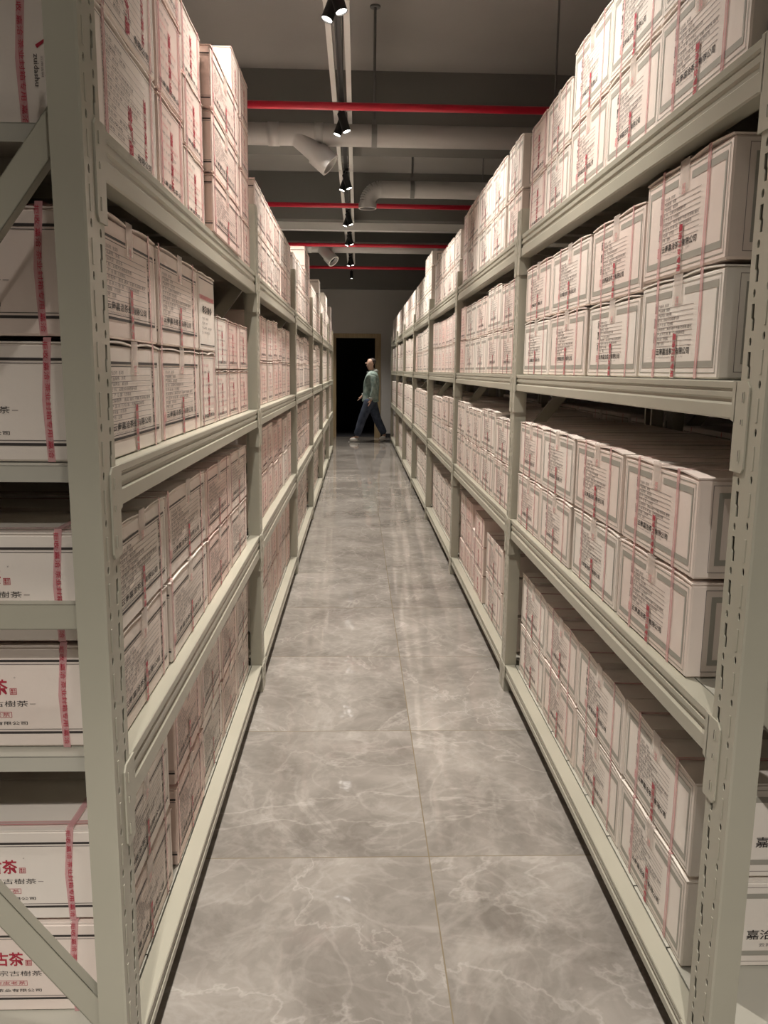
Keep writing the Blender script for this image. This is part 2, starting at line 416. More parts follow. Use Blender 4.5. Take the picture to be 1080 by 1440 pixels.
def strap_mesh(u, wd, D, h, name):
    mb = MB(); e=.0016
    for a0,a1,k in ((u-wd/2,u-wd/2+.0022,'filmedge'),(u-wd/2+.0022,u+wd/2-.0022,'film'),(u+wd/2-.0022,u+wd/2,'filmedge')):
        P=[(-e,0),(-e,h*.5),(-e,h-.0008),(D*.2,h-.003),(D+e,h-.005),(D+e,0)]
        n=len(P); jit=[0,.002,0,0,0,0]
        vs=[(a0+jit[i],P[i][0],P[i][1]) for i in range(n)]+[(a1+jit[i],P[i][0],P[i][1]) for i in range(n)]
        mb.add(vs,[(i,i+1,n+i+1,n+i) for i in range(n-1)],k)
    return mb.mesh(name)
def seal_tape_mesh(D, h, lettered=True, wide=.048):
    mb = MB(); e=.0022; F=lambda a,b:(a,-e-.0004,b); w=wide
    t=h-.0008
    P=[(-e,h-.058),(-e,t),(.06,t-.002),(D,h-.004)]
    vs=[(-w/2,p[0],p[1]) for p in P]+[(w/2,p[0],p[1]) for p in P]
    mb.add(vs,[(i,i+1,5+i,4+i) for i in range(3)],'tape')
    w2=.022
    rect(mb,lambda a,b:(a,-e,b),-w2/2,0,w2/2,.088,'tape')
    if lettered:
        text(mb,F,'嘉洽茶业专用',-w2*.42,.003,w2*.84,.084,'red',.03,vertical=True)
        text(mb,F,'洽茶',-.009,h-.062,.018,.020,'pinkink',.0)
    return mb.mesh('sealing_tape')
def end_tape_mesh(side, w, D, h, d0=.083):
    """printed red tape running over the end turned to the camera"""
    mb = MB(); e=.0022; sx=1 if side>0 else -1; wd=.0125
    P=[(sx*(w/2+e),0,0),(sx*(w/2+e),h*.5,.004),(sx*(w/2+e),h-.0008,-.004),(sx*w*.2,h-.0008,-.006)]
    vs=[(p[0],d0+p[2],p[1]) for p in P]+[(p[0],d0+p[2]+wd,p[1]) for p in P]
    mb.add(vs,[(i,i+1,5+i,4+i) for i in range(3)],'redtape')
    if sx>0: S=lambda a,b:(w/2+e+.0005, a, b)
    else:    S=lambda a,b:(-w/2-e-.0005, d0*2+wd-a, b)
    text(mb,S,'拒收·嘉洽·茶业封箱专用·嘉洽',d0+.002,.006,wd-.004,h-.012,'red',.005,vertical=True)
    return mb.mesh('end_tape')

PROTO = {}
def make_proto(key, mbody, w, D, h, straps=(-.27,.27), tape=True, end=0, strapw=.013, d0=.083):
    parts = [('strap', strap_mesh(s*w, strapw, D, h, 'strap')) for s in straps]
    if tape: parts.append(('sealing_tape', seal_tape_mesh(D, h)))
    if end: parts.append(('printed_tape', end_tape_mesh(end, w, D, h, d0)))
    PROTO[key] = (mbody.mesh('tea_carton'), parts, w, D, h)
CW, CD, CH = .43, .46, .20
make_proto('R0', carton_body('grey',CW,CD,CH,1), CW, CD, CH, (-.27,.27))
make_proto('R1', carton_body('grey',CW,CD,CH,2), CW, CD, CH, (-.25,.30), strapw=.010)
make_proto('RE', carton_body('grey',CW,CD,CH,3), CW, CD, CH, (-.27,.28), end=1)
make_proto('L0', carton_body('black',CW,CD,CH,4), CW, CD, CH, (-.46,.36))
make_proto('L1', carton_body('black',CW,CD,CH,5,'cardp'), CW, CD, CH, (-.44,.34))
make_proto('LE', carton_body('black',CW,CD,CH,6), CW, CD, CH, (-.455,.36), end=-1)
make_proto('N0', narrow_body(.25,CD,.2,7), .25, CD, .2, (-.40,.38), tape=False, strapw=.010)
make_proto('N1', narrow_body(.25,CD,.2,8,'card'), .25, CD, .2, (-.36,.41), tape=False, strapw=.010)
def code_body():
    w=.24; mb=MB(); body_shell(mb,w,CD,.2,'card',.0025,9); F=lambda a,b:(a,-E1,b)
    frame(mb,F,-w/2+.012,.012,w/2-.012,.181,.003,.0015,'black')
    rect(mb,F,-w/2+.014,.128,w/2-.014,.139,'pinkink'); text(mb,F,'嘉洽茶业专用',-w/2+.03,.1305,w-.06,.006,'red')
    text(mb,F,'8380',-w/2+.05,.094,w-.10,.020,'black',.03)
    for i in range(4): text(mb,F,FORM[i],-w/2+.04,.078-i*.012,(w-.08)*(.6,.5,.9,.7)[i],.006,'ink')
    return mb
make_proto('C8', code_body(), .24, CD, .2, (), tape=False)
def brush_body():
    """carton whose end carries big brush strokes and turned roman lettering"""
    w=CW; mb=carton_body('black',w,CD,CH,10,'cardp')
    mb2=MB(); body_shell(mb2,w,CD,CH,'card',sd=10)
    F=lambda a,b:(a,-E1,b); top=.193
    frame(mb2,F,-w/2+.014,.010,w/2-.014,top-.012,.0015,.0015,'ink')
    for i,t in enumerate(FORM+FORM[:3]):
        b=top-.03-i*.0125
        text(mb2,F,t,-w/2+.05,b,.25*min(1,(.5,.6,.4,.8,.7,1,.9,.4,.3,.6,.8,.5)[i]),.006,'ink'); rect(mb2,F,-w/2+.05,b-.003,w/2-.09,b-.0022,'fine')
    text(mb2,F,'洽拒品',-.01,.012,.03,.085,'red',.04,vertical=True)
    text(mb2,F,'有限公司',.05,.016,.11,.014,'black',.02)
    text(mb2,F,'嘉洽茶业',.11,.03,.02,.11,'red',.02,vertical=True)
    S=lambda a,b:(-w/2-E1, CD-a, b)
    text(mb2,S,'zuidashu',CD-.090,.062,.008,.046,'ink',.01,vertical=True)
    text(mb2,S,'云南古树',CD-.079,.075,.0035,.030,'fine',0,vertical=True)
    for A,Bq,wd in (((CD-.085,.118),(CD-.062,.134),.0055),((CD-.062,.134),(CD-.061,.112),.002),((CD-.071,.074),(CD-.060,.084),.008),((CD-.071,.064),(CD-.066,.051),.002),((CD-.066,.051),(CD-.057,.054),.002),((CD-.057,.054),(CD-.060,.074),.0016)):
        dx,dz=Bq[0]-A[0],Bq[1]-A[1]; l=math.hypot(dx,dz); nx,nz=-dz/l*wd/2,dx/l*wd/2
        mb2.add([(A[0]-nx,A[1]-nz),(Bq[0]-nx*.5,Bq[1]-nz*.5),(Bq[0]+nx*.5,Bq[1]+nz*.5),(A[0]+nx,A[1]+nz)],[(0,1,2,3)],'red',S)
    return mb2
make_proto('LB', brush_body(), CW, CD, CH, (-.36,.40), tape=False, end=-1, strapw=.016, d0=.101)

ORD = ['first','second','third','fourth','fifth','sixth','seventh','eighth']
BAY = ['nearest','second','third','fourth','fifth','sixth','seventh']
SHELF = ['floor-level shelf','second shelf up','third shelf up','top shelf']
SHELFZ = {'L': [.115,.667,1.173,1.694], 'R': [.115,.739,1.319,1.847]}
BEAMH  = {'L': [.052,.092,.070,.078], 'R': [.050,.080,.064,.083]}
XF = {'L': -.392, 'R': .6265}
FRONT = {'L': [.440,.420,.418,.412], 'R': [.677,.645,.650,.648]}     # distance of the carton fronts from x=0
def seat(o, side, xf, yc, z, w, h, pw, ph, rot=0.0):
    o.rotation_euler = (0,0,(PI/2 if side=='L' else -PI/2)+rot)
    o.location = ((-xf if side=='L' else xf), yc, z)
    o.scale = (w/pw, 1, h/ph)
def place(key, side, xf, y0, y1, z, h, label, detailed=True):
    me, parts, pw, pd, ph = PROTO[key]
    o = use_mesh('tea_carton', me)
    seat(o, side, xf + rnd.uniform(-.002,.002), (y0+y1)/2, z, (y1-y0)-.004, h-.0015, pw, ph, rnd.uniform(-.006,.006))
    tag(o, label, 'carton', 'cartons on the left rack' if side=='L' else 'cartons on the right rack')
    if detailed:
        for n, pm in parts: use_mesh(n, pm, o)
    return o
far = MB()
def place_far(side, xf, y0, y1, z, h, r):
    w=y1-y0-.004; k='card' if r.random()<.8 else 'cardp'; yc=(y0+y1)/2
    def mp(a,b,c):
        return (-xf-b, yc+a, z+c) if side=='L' else (xf+b, yc-a, z+c)
    far.cbox((-w/2,0,0),(w/2,CD,h-.003),k,.004,mp)
    F=lambda a,b: mp(a,-.0012,b)
    frame(far,F,-w/2+.014,.014,w/2-.014,h-.02,.005,.003,'grey' if side=='R' else 'ink')
    for i in range(5): rect(far,F,-w*.28,h*.35+i*h*.09,w*.22,h*.35+i*h*.09+.003,'fine')
    rect(far,F,-w*.3,h*.22,w*.3,h*.28,'ink'); rect(far,F,-.008,.01,.01,h*.5,'pinkink')
    for q in (-.3,.3): rect(far,F,q*w-.003,.002,q*w+.003,h-.004,'pinkink')

# (y0, y1, [row heights], proto, sideways offset)
NEAR = {
 ('R',0,0): [(1.475,1.90,[.205,.215],'RE',0),(1.90,2.33,[.205,.215],'R1',0),(2.33,2.76,[.21,.21],'R0',0),(2.76,3.19,[.205,.215],'R1',0)],
 ('R',0,1): [(1.495,1.925,[.20,.205],'RE',0),(1.94,2.37,[.20,.205],'R0',0),(2.385,2.79,[.20,.205],'R1',0),(2.795,3.20,[.20,.205],'R0',0)],
 ('R',0,2): [(1.465,1.895,[.21,.22],'R0',0),(1.90,2.32,[.195,.205],'R1',0),(2.345,2.79,[.20,.20],'R0',0),(2.80,3.21,[.20,.20],'R1',0)],
 ('R',0,3): [(1.415,1.845,[.215,.215,.215],'R0',-.012),(1.85,2.235,[.215,.215],'R1',0),(2.24,2.615,[.215,.215],'R1',0),(2.63,2.94,[.185,.19],'R0',0),(2.945,3.21,[.185,.19],'N1',0)],
 ('R',1,0): [(3.38,3.60,[.17,.17,.10],'N1',0),(3.61,4.07,[.205,.205],'R1',-.006),(4.14,4.46,[.15,.155,.15],'N0',-.012),(4.47,4.65,[.16,.16],'N1',0),(4.66,4.93,[.15,.15,.155],'N0',0),(4.94,5.20,[.15,.15,.155],'N1',0)],
 ('L',0,0): [(1.385,1.795,[.195,.19],'LE',0),(1.845,2.19,[.215,.215],'L1',-.003),(2.20,2.54,[.215,.215],'L0',0),(2.55,2.87,[.205,.21],'L1',0),(2.88,3.19,[.205,.21],'L0',0)],
 ('L',0,1): [(1.36,1.765,[.195,.20],'LE',0),(1.775,2.235,[.195,.20],'L0',0),(2.245,2.67,[.19,.20],'L1',0),(2.68,3.06,[.19,.20],'L0',0)],
 ('L',0,2): [(1.36,1.745,[.205,.21],'LE',0),(1.765,2.195,[.205,.21],'L0',0),(2.205,2.44,[.205,.21],'C8',0),(2.455,2.68,[.155,.16],'N1',0),(2.685,2.92,[.155,.16],'N0',0),(2.925,3.16,[.155,.16],'N0',0)],
 ('L',0,3): [(1.37,1.785,[.205,.205,.205],'LB',0),(1.79,2.04,[.20,.20,.20],'N0',0),(2.045,2.30,[.16,.16,.16],'N0',0),(2.305,2.80,[.155,.16,.16],'L1',-.022),(2.83,3.02,[.165,.165,.165,.165],'N0',.0),(3.025,3.225,[.165,.165,.165,.165],'N0',0)],
}
PLAIN = {'R': ['R0','R1','R0','R1','N1'], 'L': ['L0','L1','L0','N1','N0']}
NB = {'R': 7, 'L': 6}
N_DETAIL = {'R': 4, 'L': 4}
count = 0
LOOK = {'RE':'grey-framed white carton','R0':'grey-framed white carton','R1':'grey-framed white carton','LE':'black-lined white carton','L0':'black-lined white carton','L1':'black-lined pinkish carton','N0':'narrow pinkish carton','N1':'narrow white carton','C8':'narrow white carton numbered 8380','LB':'brush-lettered white carton'}
ROW = {1:['single layer'],2:['lower row','upper row'],3:['bottom row','middle row','uppermost row'],4:['bottom row','second row','third row','uppermost row']}
for side in ('R','L'):
    for k in range(NB[side]):
        for s in range(4):
            cols = NEAR.get((side,k,s))
            r = random.Random(1000*k+10*s+(side=='L'))
            if cols is None:
                ya, yb = 1.345+2*k, 3.225+2*k
                cols = []; y = ya + r.uniform(0,.05)
                narrow_bay = r.random() < .3
                while y < yb-.2:
                    w = r.uniform(.24,.27) if narrow_bay else r.choice((.43,.42,.36,.40,.31))
                    if y+w > yb: w = yb-y
                    if w < .2: break
                    p = ('N0' if r.random()<.5 else 'N1') if w < .29 else r.choice(PLAIN[side][:3])
                    avail = (SHELFZ[side][s+1]-BEAMH[side][s+1]-SHELFZ[side][s] if s < 3 else .42)
                    tall = r.choice((.195,.2,.205)) if avail > .41 else .192
                    rows = [tall, tall]
                    if s == 3:
                        rows = [.19,.19] if side=='L' or k>=2 else [.21,.21]
                        if side=='L' and 2 <= k and y > 6.0+2*(k-2)-.3+.5 and r.random()<.55: rows = [.2,.2,.18]
                        if side=='R' and k==3 and y<7.95: rows=[.2,.2,.12]
                    elif r.random() < .12: rows = [tall, tall*.8]
                    cols.append((y,y+w-.006,rows,p,r.uniform(-.003,.006)))
                    y += w + (.0 if r.random()<.85 else .025)
            for ci,(y0,y1,rows,p,off) in enumerate(cols):
                z = SHELFZ[side][s]+.0015
                for ri,hh in enumerate(rows):
                    xf = FRONT[side][s]+off
                    if k < N_DETAIL[side]:
                        q = p
                        if k>0 and q in ('R0','R1','L0','L1'): q = r.choice(('R0','R1')) if side=='R' else r.choice(('L0','L0','L1'))
                        if p=='RE' and ri==1 and s>0: q='R0'
                        if p=='LB' and ri==2: q='L1'
                        if p=='C8' and ri==0: q='N1'
                        if q=='C8': lab='narrow white carton numbered 8380 beside shorter cartons, third shelf up, left rack'
                        else: lab = '%s, %s, %s from front, %s, %s bay, %s rack' % (LOOK[q], ROW[len(rows)][ri], ORD[ci], SHELF[s], BAY[k], 'left' if side=='L' else 'right')
                        place(q, side, xf, y0, y1, z, hh, lab, detailed=(k<3)); count += 1
                    else:
                        place_far(side, xf, y0, y1, z, hh, r)
                    z += hh
print('cartons', count)
for side in ('R','L'):
    for k in range(3):
        for s in range(4):
            r=random.Random(77+9*k+s)
            for ci in range(4):
                z=SHELFZ[side][s]+.0015
                for ri in range(2):
                    place_far(side,FRONT[side][s]+.64,1.36+2*k+ci*.46,1.36+2*k+ci*.46+.44,z,.2 if (r.random()<.8) else .19,r); z+=.2
tag(far.build('distant_cartons'), 'rows of white cartons filling the far end bays of both racks', 'cartons', kind='stuff')

# ------------------------------------------------------------------ racks
def post_plate():
    """front plate 85 wide with real key slots and round holes (curve with holes -> mesh), local: a across, b up"""
    cu = bpy.data.curves.new('plate','CURVE'); cu.dimensions='2D'; cu.fill_mode='BOTH'; cu.extrude=.001; cu.resolution_u=2
    def poly(pts):
        sp=cu.splines.new('POLY'); sp.points.add(len(pts)-1); sp.use_cyclic_u=True
        for i,p in enumerate(pts): sp.points[i].co=(p[0],p[1],0,1)
    W_,T=.083,1.945
    poly([(0,0),(W_,0),(W_,T),(0,T)])
    b=.05
    while b < T-.06:
        a=.0595     # key slot: wide top, narrow jogged bottom
        poly([(a-.002,b+.040),(a+.008,b+.040),(a+.008,b+.018),(a+.003,b+.014),(a+.003,b-.002),(a-.005,b-.002),(a-.005,b+.016),(a-.002,b+.020)])
        for ca,cb,rr in ((.063,b+.056,.0056),(.020,b+.064,.0056)):
            poly([(ca+rr*.8*math.cos(2*PI*i/8),cb+rr*1.25*math.sin(2*PI*i/8)) for i in range(8)])
        b+=.075
    ob=bpy.data.objects.new('plate',cu); C.objects.link(ob)
    dg=bpy.context.evaluated_depsgraph_get(); dg.update()
    me=bpy.data.meshes.new_from_object(ob.evaluated_get(dg))
    vs=[tuple(v.co) for v in me.vertices]; fs=[tuple(p.vertices) for p in me.polygons]
    bpy.data.objects.remove(ob); bpy.data.meshes.remove(me); bpy.data.curves.remove(cu)
    return vs,fs
PV,PF = post_plate()
def post_mesh():
    # local frame: front plate in plane Y=0 facing -Y, X from 0 (near the camera end) to .083, Z up
    mb=MB(); mb.add(PV,PF,'steel',lambda x,y,z:(x,z,y))
    T=1.945
    for x0,sg in ((0.0,1),(.083,-1)):
        mb.prism([(x0,-.001),(x0+sg*.0012,.0),(x0+sg*.0012,.046),(x0-sg*.0006,.046),(x0-sg*.0012,.003)],0,1,'steel',lambda a,b,c:(a,c,b*T))
        mb.box((min(x0,x0+sg*.014),.044,0),(max(x0,x0+sg*.014),.046,T),'steel')
    mb.box((.012,.006,0.002),(.071,.0065,T-.01),'slot_shade')       # black sheet standing in for the shade inside the channel
    b=.055
    while b < T-.08:                                      # pressed ribs beside the slots
        mb.cbox((.0165,-.0022,b),(.0225,-.0008,b+.038),'steel',.0006); b+=.075
    mb.box((-.004,-.003,0),(.087,.049,.004),'steel')
    return mb.mesh('upright_post')
POST = post_mesh()
def beam_mesh(L_, hb):
    # local: front face near X=0 facing -X, extends to X=.04; length along Y; top at Z=0
    P=[(0.002,0),(.040,0),(.040,-.006),(.038,-hb),(0.003,-hb),(0.0,-hb+.003),(0.0,-hb*.62),(.005,-hb*.56),(.005,-hb*.48),(0.001,-hb*.42),(0.001,-hb*.30),(.004,-hb*.27),(.004,-hb*.22),(0.0,-hb*.18),(0.0,-.002)]
    mb=MB(); mb.prism(P,0,L_,'steel'); return mb.mesh('shelf_beam')
def connector_mesh(hb, sg):
    # plate on the post, folded round to the beam end; sg=+1: beam continues towards +Y
    mb=MB(); hgt=.148
    a0,a1=(-.040,.003)
    y=lambda t: t*sg
    ch=.010
    vs=[(-.0042,y(a0),-ch),(-.0042,y(a0+ch),0.0),(-.0042,y(a1+.014),0.0),(-.0042,y(a1+.014),-hb),(-.0042,y(a1),-hb-.004),(-.0042,y(a1),-hgt),(-.0042,y(a0+.006),-hgt),(-.0042,y(a0),-hgt+.008)]
    n=len(vs); vs+=[(-.0012,b,c) for _,b,c in vs]
    mb.add(vs,[tuple(range(n)),tuple(range(n,2*n))[::-1]]+[(i,(i+1)%n,(i+1)%n+n,i+n) for i in range(n)],'steel')
    mb.box((-.0042,min(y(a1),y(a1+.0025)),-hgt),(.035,max(y(a1),y(a1+.0025)),-.002),'steel')
    for b0,b1,hw in ((-.018,-.034,.004),(-.062,-.070,.0045),(-.112,-.130,.004)):
        mb.box((-.0046,y(-.022)-hw*.5,b1),(-.0041,y(-.022)+hw*.5,b0),'slot_shade')  # black patch painted as the shade of a slot
        mb.box((-.0058,y(-.022)-hw*1.1,b1-.001),(-.0042,y(-.022)-hw*.6,b0+.001),'steel')
    return mb.mesh('beam_connector')
def deck_mesh(L_, depth):
    mb=MB(); n=9; st=L_/n
    for i in range(n):
        mb.box((0,i*st+.0015,-.028),(depth,i*st+.0030,-.0005),'deck'); mb.box((0,(i+1)*st-.0030,-.028),(depth,(i+1)*st-.0015,-.0005),'deck')
        mb.box((0,i*st+.0015,-.0022),(depth,(i+1)*st-.0015,-.0005),'deck')
        mb.box((0,i*st+.0015,-.026),(.0015,(i+1)*st-.0015,-.0022),'deck')
    return mb.mesh('shelf_deck')
DEPTH=.60
def rack(side):
    root=empty('storage_rack',(XF[side],1.24,0))
    sg=-1 if side=='L' else 1
    bays=NB[side]
    # parts are built in "front at X=0, depth towards +X", mirrored through rotation for the left run
    def put(name, me, x, y, z, par=root, flip=False):
        o=use_mesh(name,me,par); o.location=(x*sg,y,z)
        return o
    cache={}
    def mirrored(key, fn):
        if key not in cache:
            me=fn()
            if sg<0:
                me.transform(Matrix.Diagonal((-1,1,1,1))); me.flip_normals()
            cache[key]=me
        return cache[key]
    def post_front():
        me=POST.copy(); me.transform(Matrix(((0,1,0,0),(1,0,0,0),(0,0,1,0),(0,0,0,1)))); me.flip_normals(); return me
    def post_rear():
        me=post_front(); me.transform(Matrix.Diagonal((-1,1,1,1))); me.flip_normals(); return me
    for k in range(bays+1):
        y=2*k
        put('upright_post',mirrored('pf',post_front),0,y,0); put('upright_post',mirrored('pr',post_rear),DEPTH,y,0)
        def brace(x0,z0,x1,z1):
            mb=MB(); d=Vector((x1-x0,0,z1-z0)); l=d.length; d.normalize(); n=Vector((-d.z,0,d.x))
            if n.z<0: n=-n
            def mp(a,b,c): p=Vector((x0,0,z0))+d*a+n*c; return (p.x,b,p.z)
            w=.021
            mb.box((0,0,-w),(l,.0015,w),'steel',mp); mb.box((0,0,-w),(l,.022,-w+.0015),'steel',mp); mb.box((0,0,w-.0015),(l,.022,w),'steel',mp)
            return mb.mesh('brace')
        for nm,a in ((('diagonal_brace',(.02,1.715,.58,.97)),('horizontal_brace',(.02,.935,.58,.935)),('diagonal_brace',(.58,.90,.02,.16)),('horizontal_brace',(.02,.10,.58,.10))) if side=='L' else (('diagonal_brace',(.58,1.715,.02,1.02)),('horizontal_brace',(.02,.985,.58,.985)),('diagonal_brace',(.02,.83,.58,.16)),('horizontal_brace',(.02,.10,.58,.10)))):
            put(nm,mirrored(('b',)+a,lambda a=a:brace(*a)),0,y+.030,0)
        if k==bays: break
        y0=y+.086; L_=2.0-.089
        for s in range(4):
            z=SHELFZ[side][s]; hb=BEAMH[side][s]
            b=put('shelf_beam',mirrored(('bm',hb),lambda:beam_mesh(L_,hb)),0,y0,z)
            for e,yy in ((1,0.0),(-1,L_)):
                me=mirrored(('cn',hb,e),lambda:connector_mesh(hb,e)); o=use_mesh('beam_connector',me,b); o.location=(0,yy,0)
            def rear():
                me=beam_mesh(L_,hb); me.transform(Matrix.Diagonal((-1,1,1,1))); me.flip_normals(); return me
            put('shelf_beam',mirrored(('bmr',hb),rear),DEPTH,y0,z)
            dk=put('shelf_deck',mirrored('dk',lambda:deck_mesh(L_,DEPTH-.088)),.044,y0,z)
    return root
tag(rack('L'),'long grey-green perforated steel rack left of the aisle, filled with cartons','rack')
tag(rack('R'),'long grey-green perforated steel rack right of the aisle, filled with cartons','rack')

def rack_behind(src, dx, label):
    r=src.copy(); C.objects.link(r); r.location.x+=dx; tag(r,label,'rack')
    for ch in list(src.children):
        c=ch.copy(); C.objects.link(c); c.parent=r
        for g in list(ch.children):
            d=g.copy(); C.objects.link(d); d.parent=c
RACKS={o.location.x>0:o for o in C.objects if o.name.startswith('storage_rack')}
rack_behind(RACKS[True],.64,'grey-green steel rack standing behind the right rack, glimpsed through its gaps')
rack_behind(RACKS[False],-.64,'grey-green steel rack standing behind the left rack, glimpsed through its gaps')

# ------------------------------------------------------------------ setting
def plate(name, a, b, key):
    mb=MB(); mb.box(a,b,key); return tag(mb.build(name),kind='structure')
XL,XR,YB,YE,ZC = -3.2,3.6,-3.5,16.3,3.9
plate('floor',(XL,YB,-.05),(XR,YE+3.2,0),'floor')
plate('ceiling',(XL,YB,ZC),(XR,YE+.2,ZC+.1),'slab')
plate('wall_left',(XL-.1,YB,0),(XL,YE,ZC),'wall')
plate('wall_right',(XR,YB,0),(XR+.1,YE,ZC),'wall')
plate('wall_front',(XL,YB-.1,0),(XR,YB,ZC),'wall')
DX0,DX1,DZ=-.44,.365,1.955
mb=MB()
mb.box((XL,YE,0),(DX0-.095,YE+.2,ZC),'wall'); mb.box((DX1+.095,YE,0),(XR,YE+.2,ZC),'wall'); mb.box((DX0-.095,YE,DZ+.08),(DX1+.095,YE+.2,ZC),'wall')
tag(mb.build('wall_back'),kind='structure')
mb=MB()
mb.box((DX0-.095,YE-.02,0),(DX0,YE+.2,DZ),'wood'); mb.box((DX1,YE-.02,0),(DX1+.095,YE+.2,DZ),'wood'); mb.box((DX0-.095,YE-.02,DZ),(DX1+.095,YE+.2,DZ+.08),'wood')
mb.box((DX0,YE+.05,0),(DX0+.02,YE+.12,DZ),'wood'); mb.box((DX1-.02,YE+.05,0),(DX1,YE+.12,DZ),'wood')
tag(mb.build('door_1'),kind='structure')
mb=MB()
mb.box((-1.6,YE+3,0),(1.6,YE+3.1,2.6),'dark_shade'); mb.box((-1.7,YE+.2,0),(-1.6,YE+3.1,2.6),'dark_shade'); mb.box((1.6,YE+.2,0),(1.7,YE+3.1,2.6),'dark_shade'); mb.box((-1.7,YE+.2,2.6),(1.7,YE+3.1,2.7),'dark_shade')
mb.box((-1.6,YE+.2,0.001),(1.6,YE+3,0.006),'dark_shade')  # near-black sheet over the floor, painting in the room's darkness
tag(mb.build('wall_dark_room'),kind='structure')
plate('baseboard_back',(DX1+.10,YE-.018,0),(XR,YE,.085),'base')
for i,(y0,y1,zb) in enumerate(((-2.4,-1.9,3.35),(3.2,3.6,3.62),(7.63,8.05,3.30),(11.33,11.75,3.30),(16.05,YE,2.87))):
    if i==1: continue
    plate('trim_%d'%(i+1),(XL,y0,zb),(XR,y1,ZC),'beam')

# ------------------------------------------------------------------ ceiling services
def hanger(parent, x, y, z0, r):
    mb=MB(); mb.tube((x,y,z0),(x,y,ZC),.009,.009,'rod',10); mb.tube((x,y,ZC-.012),(x,y,ZC),.035,.035,'rod',14)
    mb.build('hanger_rod',parent)
    mb=MB(); mb.tube((x-.018,y,z0-r),(x+.018,y,z0-r),r+.006,r+.006,'rod',24,True); mb.build('pipe_clamp',parent)
for i,(y,z,lab) in enumerate(((5.60,3.0,'nearest red sprinkler pipe crossing above the aisle'),(8.8,3.0,'second red sprinkler pipe, beyond the branched white drain pipe'),(11.5,3.0,'third red sprinkler pipe, behind the flat white tray'),(13.95,3.0,'farthest thin red sprinkler pipe near the end wall'))):
    root=empty('sprinkler_pipe',(0,y,z)); tag(root,lab,'pipe','red pipes crossing the ceiling')
    mb=MB(); mb.tube((XL,0,0),(XR,0,0),.024,.024,'redpaint',18); mb.build('pipe_run',root,True)
    def rod(x):
        mb=MB(); mb.tube((x,0,.02),(x,0,ZC-z),.007,.007,'rod',8); mb.build('hanger_rod',root)
        mb=MB(); mb.tube((x-.012,0,0),(x+.012,0,0),.029,.029,'rod',18); mb.build('pipe_clamp',root)
    if i==0:
        rod(1.27); rod(-1.15)
    else: rod(-1.4); rod(1.6)
    for x in ((1.62,) if i==0 else (1.55,) if i==1 else (-1.3,)):
        mb=MB(); mb.tube((x,0,0),(x,0,.11),.014,.014,'redpaint',10); mb.tube((x,0,.11),(x,0,.15),.010,.004,'rod',10); mb.build('sprinkler_head',root)

def drain(y,z,r,x0,x1,lab,branch=None,elbow=None,rods=()):
    root=empty('drain_pipe',(0,y,z)); tag(root,lab,'pipe','white pipes under the ceiling')
    mb=MB(); mb.tube((x0,0,0),(x1,0,0),r,r,'pipe',32); mb.build('pipe_run',root,True)
    if branch is not None:
        for bx,dx,dy,dz,ln in branch:
            mb=MB(); d=Vector((dx,dy,dz)).normalized(); p=Vector((bx,0,0)); q=p+d*ln
            mb.tube(p,p+d*(ln*.62),r*.96,r*.96,'pipe',28,False); mb.tube(p+d*(ln*.60),q,r*1.14,r*1.14,'pipe',28,False)
            mb.ring(q,d,r*1.14,r*.92,'tray',28); mb.tube(q,q-d*.08,r*.92,r*.92,'pipe',28,False); mb.ring(q-d*.05,d,r*.92,.0,'dark_shade',28)  # near-black disc paints the shade inside the socket mouth
            mb.build('branch_socket',root,True)
            mb=MB(); mb.tube((bx-.20,0,0),(bx-.12,0,0),r*1.06,r*1.06,'pipe',32); mb.build('coupling',root,True)
            mb=MB(); mb.tube((bx+.14,0,0),(bx+.2,0,0),r*1.06,r*1.06,'pipe',32); mb.build('coupling',root,True)
    if elbow is not None:
        mb=MB(); R=.13; pts=[]
        for i in range(13):
            t=i/12*PI/2; pts.append(Vector((x0-R*math.sin(t),-0.0,-R+R*math.cos(t))))
        for a,b in zip(pts,pts[1:]): mb.tube(a,b,r,r,'pipe',28,False)
        e=pts[-1]; mb.tube(e,e+Vector((0,0,-.05)),r*1.12,r*1.12,'pipe',28,False); mb.ring(e+Vector((0,0,-.05)),(0,0,-1),r*1.12,r*.92,'tray',28); mb.ring(e+Vector((0,0,-.03)),(0,0,-1),r*.92,0,'dark_shade',28)  # shade inside the elbow mouth is painted as a near-black disc
        mb.build('elbow',root,True)
    for x in rods:
        mb=MB(); mb.tube((x,0,r),(x,0,ZC-z),.010,.010,'rod',10); mb.tube((x,0,ZC-z-.012),(x,0,ZC-z),.038,.038,'rod',14); mb.build('hanger_rod',root)
        mb=MB(); mb.tube((x-.02,0,0),(x+.02,0,0),r*1.07,r*1.07,'rod',28); mb.box((x-.014,-.016,r),(x+.014,.016,r+.035),'rod'); mb.build('pipe_clamp',root)
    return root
drain(6.35,3.025,.077,XL,XR,'large white drain pipe with an open angled branch, nearest above the aisle',branch=[(-.46,.74,-.06,-.62,.335)],rods=(.115,-1.3,1.9))
drain(8.25,3.05,.078,.22,XR,'white drain pipe ending in a downturned elbow above the aisle',elbow=True,rods=(.52,2.3))
drain(11.7,3.0,.075,XL,XR,'distant white drain pipe with two angled sockets',branch=[(-.52,.5,-.3,-.55,.30),(1.25,.5,-.3,-.55,.30)],rods=(-1.5,2.2))
root=empty('cable_tray',(0,10.3,3.05)); tag(root,'flat white cable tray crossing the ceiling between pipes','cable tray')
mb=MB(); mb.box((XL,-.05,-.055),(XR,.05,-.052),'tray'); mb.box((XL,-.05,-.055),(XR,-.048,.03),'tray'); mb.box((XL,.048,-.055),(XR,.05,.03),'tray'); mb.build('tray_body',root)
